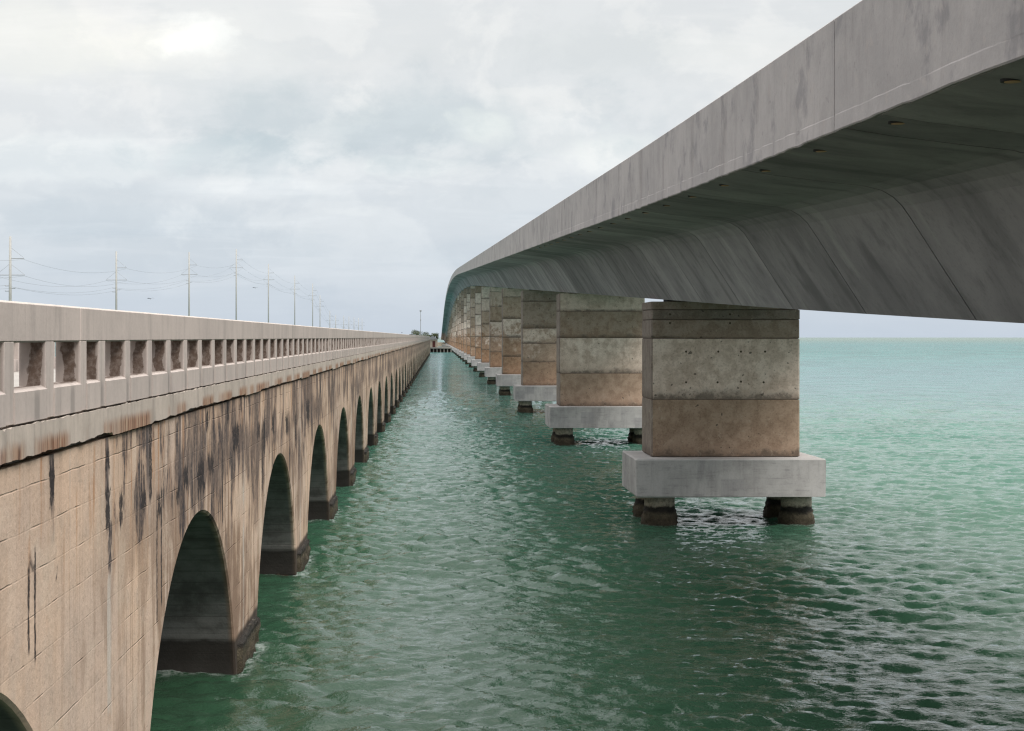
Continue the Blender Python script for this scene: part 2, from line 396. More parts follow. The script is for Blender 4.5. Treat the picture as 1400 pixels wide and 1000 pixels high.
def mat_tidal():
    m, n, b = material('barnacled_concrete')
    P = n.pos(); x, y, z = n.sep(P)
    f = n.noise(P, 9, 5, 0.7); v = n.noise(P, 30, 3, 0.6)
    zz = n.add(z, n.mul(n.sub(n.noise(P, 3, 3, .6), .5), .22))
    col = n.ramp(n.lin(zz, -0.2, 1.1), [(0.0, (0.035, 0.028, 0.02)), (0.30, (0.060, 0.048, 0.032)), (0.44, (0.095, 0.080, 0.055)),
                                       (0.54, (0.022, 0.019, 0.016)), (0.62, (0.03, 0.026, 0.022)), (0.68, (0.42, 0.37, 0.30)), (1.0, (0.50, 0.44, 0.37))])
    col = n.mix(n.mul(n.ss(v, 0.5, 0.72), 0.5), col, n.vscale(col, (1.9, 1.8, 1.7)))
    col = n.mix(n.mul(n.ss(f, 0.45, 0.65), 0.7), col, n.vscale(col, (0.4, 0.4, 0.4)))
    n.put(b.inputs['Base Color'], col); b.inputs['Roughness'].default_value = 0.7
    n.put(b.inputs['Normal'], n.bump(n.add(f, n.mul(v, .6)), 0.9, 0.05))
    return m
M_tide = mat_tidal()
def ex_cap(n, col, d):
    xx = n.add(d['x'], d['y'])
    cell = n.new('ShaderNodeTexWhiteNoise', noise_dimensions='2D')
    wx = n.add(n.mul(xx, 1.25), n.mul(n.sub(d['mid'], .5), .25))
    n.put(cell.inputs['Vector'], n.vec(n.math('FLOOR', wx), n.math('FLOOR', n.add(n.mul(d['z'], 1.45), n.mul(n.math('FLOOR', wx), .37))), 0.0))
    v = cell.outputs['Value']
    col = n.mix(n.mul(n.ss(v, .45, 1.0), .45), col, (0.26, 0.255, 0.27))
    sc = n.noise(n.vec(n.mul(xx, 1.0), 0.0, n.mul(d['z'], 14.0)), 1.0, 4, .7)
    col = n.mix(n.mul(n.mul(n.ss(sc, .5, .62), n.ss(d['mid'], .42, .6)), .4), col, (0.19, 0.185, 0.195))
    ed = n.math('MAXIMUM', n.ss(n.add(d['z'], n.mul(n.sub(d['fine'], .5), .08)), 1.07, 1.03), n.ss(n.add(d['z'], n.mul(n.sub(d['fine'], .5), .08)), 2.26, 2.30))
    return n.mix(n.mul(ed, .5), col, (0.58, 0.56, 0.55))
M_cap = mat_concrete('pile_cap_concrete', (0.47, 0.455, 0.455), (0.36, 0.345, 0.345), streak=(0.20, 0.19, 0.195), streak_amt=0.5, sx=1.1, speck=0.4, extra=ex_cap)

def mat_shaft():
    m, n, b = material('precast_pier_concrete')
    P = n.pos(); x, y, z = n.sep(P)
    tone = n.attr('tone').outputs['Fac']; hf = n.math('DIVIDE', n.sub(z, n.attr('seg_base').outputs['Fac']), n.attr('seg_len').outputs['Fac']); rs = n.attr('rust').outputs['Fac']
    big = n.noise(P, 0.7, 5, 0.65); mid = n.noise(P, 2.2, 6, 0.66); fine = n.noise(P, 16, 4, 0.68); grit = n.noise(P, 45, 2, .6)
    dr = n.noise(n.vec(n.mul(x, 3), n.mul(y, 3), n.mul(z, .5)), 1.0, 5, .6)
    col = n.ramp(tone, [(0.0, (0.13, 0.112, 0.10)), (0.25, (0.33, 0.28, 0.245)), (0.5, (0.42, 0.32, 0.245)), (0.75, (0.68, 0.555, 0.48)), (1.0, (0.82, 0.705, 0.625))])
    col = n.mix(n.mul(n.ss(mid, .42, .62), .62), col, n.vscale(col, (0.66, 0.61, 0.57)))
    col = n.mix(n.mul(n.ss(dr, .5, .7), .35), col, n.vscale(col, (0.6, 0.57, 0.55)))
    # pale leached patches
    col = n.mix(n.mul(n.ss(n.add(n.mul(big, .55), n.mul(fine, .45)), .56, .64), .35), col, (0.40, 0.34, 0.275))
    # orange-brown growth on the lower part
    rr = n.add(n.mul(n.ss(z, 10.0, 4.0), .25), n.add(n.mul(big, .6), n.mul(mid, .4)))
    col = n.mix(n.mul(n.mul(n.ss(rr, .55, .72), rs), 0.85), col, n.mix(n.ss(mid, .4, .65), (0.30, 0.165, 0.085), (0.21, 0.115, 0.065)))
    # dirt gathering above each joint, ragged
    e = n.add(hf, n.mul(n.sub(n.add(n.mul(mid, .6), n.add(n.mul(fine, .3), n.mul(big, .35))), .62), .85))
    col = n.mix(n.mul(n.ss(e, .18, .0), .8), col, (0.09, 0.07, 0.055))
    col = n.mix(n.mul(n.ss(fine, .48, .66), .5), col, n.vscale(col, (0.58, 0.54, 0.51)))
    col = n.mix(n.mul(n.ss(n.noise(P, 5, 6, .75, .8), .57, .66), .38), col, (0.50, 0.43, 0.345))
    col = n.mix(n.mul(n.ss(grit, .55, .7), .3), col, n.vscale(col, (1.35, 1.33, 1.3)))
    pit = n.ss(n.noise(P, 5.5, 1, .4), .735, .755)
    col = n.mix(n.mul(pit, .7), col, (0.05, 0.042, 0.036))
    n.put(b.inputs['Base Color'], col)
    n.put(b.inputs['Normal'], n.bump(n.add(n.mul(fine, .7), n.add(n.mul(grit, .3), n.mul(mid, .7))), .5, .02))
    return m
M_shaft = mat_shaft()

def mat_girder():
    m, n, b = material('box_girder_concrete')
    P = n.pos(); x, y, z = n.sep(P)
    tone = n.attr('tone').outputs['Fac']
    big = n.noise(P, 0.35, 4, .6); mid = n.noise(P, 1.8, 5, .62); fine = n.noise(P, 15, 4, .62)
    dr = n.noise(n.vec(n.mul(x, .35), n.mul(y, 1.1), n.mul(z, .35)), 1.0, 5, .55, .3)
    col = n.mix(n.ss(big, .35, .65), (0.355, 0.337, 0.347), (0.25, 0.238, 0.248))
    col = n.vscale(col, (1, 1, 1))
    col = n.mix(n.mul(n.ss(dr, .50, .70), .5), col, (0.115, 0.114, 0.118))
    col = n.mix(n.mul(n.ss(dr, .42, .28), .5), col, (0.44, 0.43, 0.425))
    col = n.mix(n.mul(n.ss(mid, .5, .72), .35), col, (0.11, 0.11, 0.112))
    col = n.mix(n.mul(n.ss(fine, .5, .75), .25), col, (0.10, 0.10, 0.10))
    g = n.add(0.72, n.mul(tone, 0.56))
    hs = n.new('ShaderNodeHueSaturation'); n.put(hs.inputs['Color'], col); n.put(hs.inputs['Value'], g)
    n.put(b.inputs['Base Color'], hs.outputs[0])
    n.put(b.inputs['Normal'], n.bump(n.add(n.mul(fine, .5), mid), .25, .015))
    return m
M_gird = mat_girder()
def ex_fascia(n, col, d):
    P = d['P']
    bl = n.noise(P, 1.1, 5, .65)
    col = n.mix(n.mul(n.ss(bl, .54, .66), .5), col, (0.17, 0.165, 0.18))
    b2 = n.noise(P, 5.5, 6, .72, .5)
    col = n.mix(n.mul(n.ss(b2, .56, .66), .35), col, (0.42, 0.37, 0.35))
    col = n.mix(n.mul(n.ss(b2, .40, .30), .35), col, (0.15, 0.14, 0.14))
    return col
M_fasc = mat_concrete('barrier_concrete', (0.425, 0.397, 0.393), (0.34, 0.32, 0.32), streak=(0.17, 0.155, 0.152), streak_amt=0.4, sx=0.9, extra=ex_fascia, speck=.2)
M_asph = mat_concrete('deck_asphalt', (0.06, 0.06, 0.06), (0.045, 0.045, 0.045), streak_amt=0.1)

def plain(name, c, rough=.7, metal=0.0, var=.3, scale=6.):
    m, n, b = material(name)
    P = n.pos(); v = n.noise(P, scale, 4, .6)
    n.put(b.inputs['Base Color'], n.mix(v, tuple(q*(1-var) for q in c), tuple(min(1, q*(1+var)) for q in c)))
    b.inputs['Roughness'].default_value = rough; b.inputs['Metallic'].default_value = metal
    return m
M_pole = plain('pole_concrete', (0.34, 0.335, 0.32))
M_steel = plain('weathered_steel', (0.26, 0.26, 0.27), .5)
M_wire = plain('power_cable', (0.20, 0.205, 0.21), .6)
M_drlight = plain('drain_painted_light', (0.60, 0.36, 0.19), .6)  # orange stands in for the light coming through the drain holes
M_bear = plain('bearing_pad', (0.03, 0.03, 0.03))
M_dockc = plain('dock_concrete', (0.27, 0.25, 0.225), .9)
M_dkwood = plain('dark_timber', (0.055, 0.042, 0.035), .9)
M_hut = plain('hut_plaster', (0.42, 0.36, 0.29), .9)
M_hroof = plain('hut_roof', (0.30, 0.30, 0.31), .7)
M_door = plain('red_brown_door', (0.085, 0.028, 0.024), .7)
M_bird = plain('bird_feathers', (0.05, 0.05, 0.055), .8)
M_bark = plain('bark', (0.09, 0.07, 0.05), .9)
M_land = plain('sandy_land', (0.22, 0.19, 0.14), .95)
def mat_leaf():
    m, n, b = material('sea_grape_leaves')
    t = n.attr('tone').outputs['Fac']
    n.put(b.inputs['Base Color'], n.mix(t, (0.022, 0.035, 0.014), (0.085, 0.105, 0.045)))
    b.inputs['Roughness'].default_value = .6
    return m
M_leaf = mat_leaf()

# ------------------------------------------------------------------ water (FFT sea, real displaced mesh)
def sea_tile(N, L, lmin, lmax, wind, slope, seed, spread=2.0, ex=3.6):
    r = np.random.default_rng(seed)
    k = np.fft.fftfreq(N, L / N) * 2 * math.pi
    kx, ky = np.meshgrid(k, k, indexing='ij'); kk = np.hypot(kx, ky); kk[0, 0] = 1e-6
    kp = 2 * math.pi / lmax
    S = kk ** -ex * np.exp(-1.0 * (kp / kk) ** 2) * np.exp(-(kk * lmin / (2 * math.pi)) ** 2)
    c = (kx * math.cos(wind) + ky * math.sin(wind)) / kk
    S *= 0.05 + np.abs(c) ** spread
    S[0, 0] = 0
    h = np.sqrt(S) * (r.normal(size=(N, N)) + 1j * r.normal(size=(N, N)))
    z = np.fft.ifft2(h).real; gx = np.fft.ifft2(1j * kx * h).real; gy = np.fft.ifft2(1j * ky * h).real; sc = slope / math.sqrt(gx.var() + gy.var())
    z *= sc
    dxm = np.fft.ifft2(-1j * kx / kk * h).real * sc; dym = np.fft.ifft2(-1j * ky / kk * h).real * sc
    return z, dxm, dym
def sample(T, L, X, Y):
    N = T.shape[0]
    fx = (X / L * N) % N; fy = (Y / L * N) % N
    i = np.floor(fx).astype(int); j = np.floor(fy).astype(int); a = fx - i; c = fy - j
    i %= N; j %= N; i1 = (i + 1) % N; j1 = (j + 1) % N
    return (T[i, j]*(1-a)*(1-c) + T[i1, j]*a*(1-c) + T[i, j1]*(1-a)*c + T[i1, j1]*a*c)

def build_water():
    def grow(start, step, g, end):
        out = []; p = start; st = step
        while p < end: st *= g; p += st; out.append(p)
        return out
    ys = list(np.arange(19.0, 62.0, 0.105)) + list(np.arange(62.0, 112.0, 0.17))
    up = grow(ys[-1], 0.17, 1.022, 40000); dn = grow(-19.0, 0.15, 1.18, 2000)
    ys = np.array([-q for q in dn[::-1]] + ys + up)
    xs = list(np.arange(-9.0, 16.0, 0.105)) + list(np.arange(16.0, 36.0, 0.15))
    rt = grow(xs[-1], 0.15, 1.045, 30000); lf = grow(9.0, 0.15, 1.09, 30000)
    xs = np.array([-q for q in lf[::-1]] + xs + rt)
    X, Y = np.meshgrid(xs, ys, indexing='ij')
    sx = np.gradient(xs)[:, None] + 0 * Y; sy = np.gradient(ys)[None, :] + 0 * X
    st = np.maximum(sx, sy)
    wd = math.radians(248)
    L1, L2 = 67.0, 13.7
    z1, x1, y1 = sea_tile(512, L1, 0.40, 2.0, wd, 0.30, 3, 2.4, 2.8)
    z2, x2, y2 = sea_tile(256, L2, 0.18, 0.65, wd + .35, 0.36, 5, 1.6, 2.8)
    f1 = np.clip((2.2 - st) / 1.4, 0, 1); f2 = np.clip((0.34 - st) / 0.16, 0, 1)
    # gustier and calmer lanes
    gust = 0.82 + 0.30 * np.sin(X * .11 + .7) * np.sin(Y * .07 + 1.1) + 0.2 * np.sin(X * .05 - Y * .09)
    swell = .85 + .30 * np.sin(X * .23 + Y * .10 + .4) * np.sin(Y * .17 - X * .06 + 2.) + .22 * np.sin(X * .09 + 1.3) * np.sin(Y * .31 + X * .12)
    a1 = f1 * np.clip(swell, .4, 1.4); a2 = f2 * np.clip(gust, .35, 1.35)
    Z = a1 * sample(z1, L1, X, Y) + a2 * sample(z2, L2, X, Y)
    DX = a1 * 1.3 * sample(x1, L1, X, Y) + a2 * .9 * sample(x2, L2, X, Y)
    DY = a1 * 1.3 * sample(y1, L1, X, Y) + a2 * .9 * sample(y2, L2, X, Y)
    # crest foam where the choppy surface folds
    J = 1 + np.gradient(DX, axis=0) / sx + np.gradient(DY, axis=1) / sy
    foam = np.clip((0.42 - J) / 0.5, 0, 1) * np.clip(st < .3, 0, 1)
    # wash around the piles and the arch pier bases
    fine_ = (st < .3)
    for (qx, qy, qr) in [(xc_ + a, y_ + b, .66) for y_ in (56.9, 98.05) for xc_ in (9.86 - .003 * (y_ - 55.6),) for a in (-2.28, 2.45) for b in (-1.25, 1.2)]:
        d_ = np.hypot(X - qx, Y - qy) - qr
        foam = np.maximum(foam, fine_ * .42 * np.exp(-(np.maximum(d_, 0) / .30) ** 2))
    for i in range(7):
        dy_ = np.maximum(np.abs(Y - (19.52 + 12.95 * i)) - 1.7, 0); dx_ = np.maximum(X + 3.80, 0)
        foam = np.maximum(foam, fine_ * .45 * np.exp(-(dx_ ** 2 + dy_ ** 2) / .35 ** 2))
    X2 = X + DX; Y2 = Y + DY
    nx, ny = X.shape
    co = np.stack([X2, Y2, Z], -1).reshape(-1, 3).astype(np.float32)
    idx = np.arange(nx * ny).reshape(nx, ny)
    q = np.stack([idx[:-1, :-1], idx[1:, :-1], idx[1:, 1:], idx[:-1, 1:]], -1).reshape(-1, 4)
    me = bpy.data.meshes.new('water'); nq = len(q)
    me.vertices.add(len(co)); me.vertices.foreach_set('co', co.ravel())
    me.loops.add(nq * 4); me.loops.foreach_set('vertex_index', q.ravel().astype(np.int32))
    me.polygons.add(nq); me.polygons.foreach_set('loop_start', np.arange(0, nq * 4, 4, dtype=np.int32))
    me.polygons.foreach_set('loop_total', np.full(nq, 4, np.int32))
    me.polygons.foreach_set('use_smooth', np.ones(nq, bool))
    at = me.attributes.new('foam', 'FLOAT', 'POINT'); at.data.foreach_set('value', foam.ravel().astype(np.float32))
    me.update()
    o = bpy.data.objects.new('water', me); C.objects.link(o); o['kind'] = 'structure'
    m, n, b = material('sea_water')
    P = n.pos(); x, y, z = n.sep(P)
    fm = n.attr('foam').outputs['Fac']
    shoal = n.noise(n.vec(n.mul(x, .006), n.mul(y, .004), 0.0), 1.0, 4, .6)
    patch = n.noise(n.vec(n.mul(x, .05), n.mul(y, .03), 0.0), 1.0, 3, .6)
    # the channel is deeper (darker green), the flats beyond and to the right are pale and shallow
    d = n.math('LOGARITHM', n.math('MAXIMUM', n.add(y, n.mul(n.math('MAXIMUM', x, -4.0), 0.9)), 10.0), 10.0)
    d = n.add(d, n.mul(n.sub(patch, .5), .18))
    t = n.lin(d, 1.4, 3.7)
    col = n.ramp(t, [(0.0, (0.022, 0.054, 0.031)), (0.12, (0.030, 0.078, 0.047)), (0.22, (0.044, 0.112, 0.078)), (0.36, (0.056, 0.142, 0.115)),
                     (0.56, (0.046, 0.142, 0.132)), (0.80, (0.042, 0.132, 0.130)), (1.0, (0.090, 0.140, 0.110))])
    col = n.mix(n.mul(n.ss(shoal, .48, .62), n.ss(d, 2.2, 2.8, 0, .45)), col, (0.055, 0.140, 0.135))
    r4 = n.noise(n.vscale(P, (0.20, 0.15, 1)), 1.0, 5, .66, .4); r5 = n.noise(n.vscale(P, (0.05, 0.022, 1)), 1.0, 6, .68, .4)
    mot = n.add(n.mul(n.ss(r4, .36, .64, -.5, .5), n.mul(n.ss(y, 60, 130), .34)), n.mul(n.ss(r5, .38, .62, -.5, .5), n.mul(n.ss(y, 140, 400), .30)))
    hv = n.new('ShaderNodeHueSaturation'); n.put(hv.inputs['Color'], col); n.put(hv.inputs['Value'], n.add(1.0, mot)); col = hv.outputs[0]
    cap = n.noise(n.vscale(P, (0.55, 0.8, 1)), 1.0, 5, .72, .3)
    capm = n.mul(n.ss(cap, .735, .78), n.mul(n.ss(y, 35, 70), n.ss(y, 700, 250)))
    col = n.mix(n.mul(capm, .55), col, (0.50, 0.55, 0.55))
    fn = n.noise(P, 7, 5, .7)
    ff = n.mul(n.ss(fm, .18, .8), n.ss(fn, .40, .62))
    col = n.mix(n.mul(ff, .8), col, (0.62, 0.66, 0.66))
    n.put(b.inputs['Base Color'], col)
    b.inputs['IOR'].default_value = 1.32; n.put(b.inputs['Specular IOR Level'], n.ss(y, 35, 260, .44, .12))
    n.put(b.inputs['Roughness'], n.math('MAXIMUM', n.ss(y, 60, 700, .012, .20), n.mul(ff, .6)))
    near = n.ss(y, 120, 50); far = n.ss(y, 60, 150)
    r1 = n.noise(n.vscale(P, (1.0, 1.7, 1)), 2.4, 4, .6, .4); r2 = n.noise(n.vscale(P, (1.0, 1.5, 1)), 8.0, 3, .6, .3)
    r3 = n.noise(n.vscale(P, (0.35, 0.75, 1)), 1.0, 5, .62, .3)
    hb = n.add(n.mul(r1, .045), n.add(n.mul(n.mul(r2, near), .022), n.mul(n.mul(r3, far), .60)))
    hb = n.add(hb, n.add(n.mul(n.mul(r4, n.ss(y, 100, 220)), 1.8), n.mul(n.mul(r5, n.ss(y, 250, 700)), 6.0)))
    n.put(b.inputs['Normal'], n.bump(hb, 0.75, 1.0))
    me.materials.append(m)
    return o
build_water()

# ------------------------------------------------------------------ old arch bridge
P_ = 12.95; XF = -3.909; WB = 5.6; CROWN0 = 26.0
AR, BR, Z0 = 4.85, 4.6, -1.0
ZW = 5.27                       # top of the arch wall
old = thing('old_arch_bridge', 'long old bridge of tan stained concrete arches on the left with an open slotted parapet', 'bridge', (XF, 0, 0))
def rel(o): o.location = (0, 0, 0); return o
def arch_span_mesh(seed):
    r = random.Random(seed); m = MB(); g = 0.008
    y0, y1 = g, P_ - g; yc = P_ / 2; xf, xb = 0.0, -WB; ch = 0.035
    zt = ZW; zb = -1.6
    n = 44
    prof = []
    for i in range(n + 1):
        t = math.pi * i / n
        prof.append((yc - AR * math.cos(t), Z0 + BR * math.sin(t)))
    outer = [(yc + (py - yc) * (1 + ch / AR), Z0 + (pz - Z0) * (1 + ch / BR)) for py, pz in prof]
    for xs, sgn in ((xf, 1), (xb, -1)):
        xi = xs - sgn * ch
        m.poly([(xs, y0, zb), (xs, outer[0][0], zb), (xs, outer[0][0], zt), (xs, y0, zt)])
        m.poly([(xs, outer[-1][0], zb), (xs, y1, zb), (xs, y1, zt), (xs, outer[-1][0], zt)])
        for a, b in zip(outer, outer[1:]):
            m.poly([(xs, a[0], a[1]), (xs, b[0], b[1]), (xs, b[0], zt), (xs, a[0], zt)])
        for a, b, c, d in zip(outer, outer[1:], prof, prof[1:]):
            m.poly([(xs, *a), (xs, *b), (xi, *d), (xi, *c)])
    for c, d in zip(prof, prof[1:]):
        m.poly([(xf - ch, *c), (xf - ch, *d), (xb + ch, *d), (xb + ch, *c)])
    for py in (prof[0][0], prof[-1][0]):
        m.poly([(xf - ch, py, zb), (xb + ch, py, zb), (xb + ch, py, Z0), (xf - ch, py, Z0)])
    for y in (y0, y1): m.poly([(xf, y, zb), (xb, y, zb), (xb, y, zt), (xf, y, zt)])
    m.poly([(xf, y0, zt), (xb, y0, zt), (xb, y1, zt), (xf, y1, zt)])
    return m
def slab_edge(seed):
    """slab edge: overhanging strip with a broken lower arris, flush filler over the pier"""
    r = random.Random(seed); m = MB(); g = 0.006
    zb, zt = 5.328, 5.632
    N = 130; ys = [g + (P_ - 2 * g) * i / N for i in range(N + 1)]
    low = []; dep = []
    walk = 0
    for y in ys:
        dist = 0 if (y < 2.1 or P_ - y < .6) else 9      # flush filler over the pier
        walk = walk * .8 + r.gauss(0, .006)
        if dist < 1.15: low.append(5.29 + .006 * r.random()); dep.append(0.040)
        else:
            low.append(zb + max(-.02, min(.03, walk))); dep.append(.050 + r.gauss(0, .004))
    top = [zt + r.gauss(0, .006) for _ in ys]
    for i in range(N):
        a, b = ys[i], ys[i+1]
        m.poly([(dep[i], a, low[i]), (dep[i+1], b, low[i+1]), (dep[i+1]-.004, b, top[i+1]), (dep[i]-.004, a, top[i])])
        m.poly([(dep[i], a, low[i]), (dep[i+1], b, low[i+1]), (-.35, b, low[i+1] + .02), (-.35, a, low[i] + .02)])
        m.poly([(dep[i]-.004, a, top[i]), (dep[i+1]-.004, b, top[i+1]), (-.032, b, zt - .01), (-.032, a, zt - .01)])
    m.box((-WB, 0.006, 5.30), (-.36, P_ - .006, 5.60)); m.box((-.30, .006, 5.56), (-.035, P_ - .006, 5.70))
    # backing behind the dark gap
    m.box((-.30, .006, ZW - .03), (-.10, P_ - .006, 5.36))
    return m
def pier_base(seed):
    r = random.Random(seed); m = MB()
    hw = (P_ - 2 * AR) / 2 + .10
    x0, x1 = -WB - .15, .10
    ny, nz = 12, 7
    # ring outline subdivided, roughened
    out = []
    def seg(a, b, k): return [(a[0] + (b[0]-a[0])*i/k, a[1] + (b[1]-a[1])*i/k) for i in range(k)]
    c = .30
    pts = [(x1 - c, -hw), (x1, -hw + c), (x1, hw - c), (x1 - c, hw), (x0, hw), (x0, -hw)]
    ks = (4, 14, 4, 20, 6, 20)
    for i in range(6): out += seg(pts[i], pts[(i+1) % 6], ks[i])
    zs = [-1.3, -.4, -.1, .12, .28, .42, .53, .58]
    grid = []
    for j, zz in enumerate(zs):
        row = []
        for (px_, py_) in out:
            sh = 1.0 if j < 7 else .985
            rr = r.gauss(0, .022) if j < 6 else r.gauss(0, .008)
            row.append(m.vert((px_ * (1 if j < 7 else 1) + rr - (.03 if j == 7 else 0), py_ * sh + rr, zz + r.gauss(0, .015))))
        grid.append(row)
    n = len(out)
    for j in range(len(zs) - 1):
        for i in range(n): m.face((grid[j][i], grid[j][(i+1) % n], grid[j+1][(i+1) % n], grid[j+1][i]))
    m.face(grid[-1])
    return m
arch_meshes = [arch_span_mesh(s) for s in range(1)]
span_o = arch_meshes[0].obj('arch_span', M_wall, old)
slabs = [slab_edge(s).obj('slab_edge', M_corn, old) for s in range(3)]
bases = [pier_base(s).obj('pier_base', M_tide, old) for s in range(3)]
N0, N1 = -2, 45
def dupm(o, loc, parent):
    c = o.copy(); C.objects.link(c); c.parent = parent; c.location = loc; return c
first = True
for i in range(N0, N1):
    ys = CROWN0 - P_ / 2 + i * P_
    k = (i - N0) % 3
    sh = -.58 if i < 0 else 0.0            # the pier before the first open arch is wider
    if i == N0: span_o.location = (0, ys + sh, 0)
    else: dupm(span_o, (0, ys + sh, 0), old)
    if i - N0 < 3: slabs[k].location = (0, ys, 0); bases[k].location = (0, ys, 0)
    else: dupm(slabs[k], (0, ys, 0), old); dupm(bases[k], (0, ys, 0), old)
mb = MB(); mb.box((-WB, 18.95, -1.6), (-.002, 19.52, ZW)); mb.obj('pier_wall', M_wall, old)
YEND = CROWN0 - P_ / 2 + N1 * P_
# parapet: panels three spans long, each starting with one narrow opening
def parapet_panel(nwin, side=1):
    m = MB(); z0, z1, z2, z3 = 5.652, 5.975, 6.40, 6.78
    T = 0.27; g = .01; pit = 1.515; pw = .325
    segs = [(0.0, .31), ]
    wins = [(.31, .31 + .65)]
    y = .31 + .65 + .335
    for i in range(nwin): wins.append((y, y + pit - pw)); y += pit
    Ltot = 38.85 if nwin == 25 else y - pw + .16
    f, bk = 0.015, 0.015 - T
    # top rail, with a slight weathered crown
    N = 60
    r = random.Random(4)
    m.bevbox((bk, g, z2), (f, Ltot - g, z3), .018)
    # sill beam: proud of the posts between them, sloped top
    posts = []
    prev = g
    for (a, b) in wins + [(Ltot - g, Ltot)]:
        posts.append((prev, a)); prev = b
    for (a, b) in posts: m.bevbox((bk, a, z0), (f - .003, b, z2 + .01), .006)
    for (a, b) in wins:
        lo_ = z1 - .035; fr = f + .008; e_ = .014
        m.poly([(fr, a - e_, z0), (fr, b + e_, z0), (fr, b + e_, lo_), (fr, a - e_, lo_)])
        m.poly([(fr, a - e_, lo_), (fr, b + e_, lo_), (f - .045, b, z1), (f - .045, a, z1)])
        m.poly([(f - .045, a, z1), (f - .045, b, z1), (bk, b, z1 - .01), (bk, a, z1 - .01)])
        m.poly([(bk, a, z1 - .01), (bk, b, z1 - .01), (bk, b, z0), (bk, a, z0)])
        for yy in (a - e_, b + e_):
            m.poly([(fr, yy, z0), (fr, yy, lo_), (f - .012, yy, lo_ + .012), (f - .012, yy, z0)])
    return m
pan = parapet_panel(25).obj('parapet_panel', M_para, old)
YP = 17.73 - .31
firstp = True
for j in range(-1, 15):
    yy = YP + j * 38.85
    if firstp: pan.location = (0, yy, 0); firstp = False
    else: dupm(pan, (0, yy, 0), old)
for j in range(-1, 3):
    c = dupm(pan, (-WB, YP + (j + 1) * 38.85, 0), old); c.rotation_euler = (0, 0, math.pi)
mb = MB(); mb.box((-WB + .28, -8, 5.60), (-.27, YEND, 5.70)); mb.obj('road_deck', M_road, old)
mb = MB(); mb.bevbox((-WB, YEND - .02, -1.5), (.05, YEND + 3.0, 6.6), .05); mb.obj('end_wall', M_corn, old)

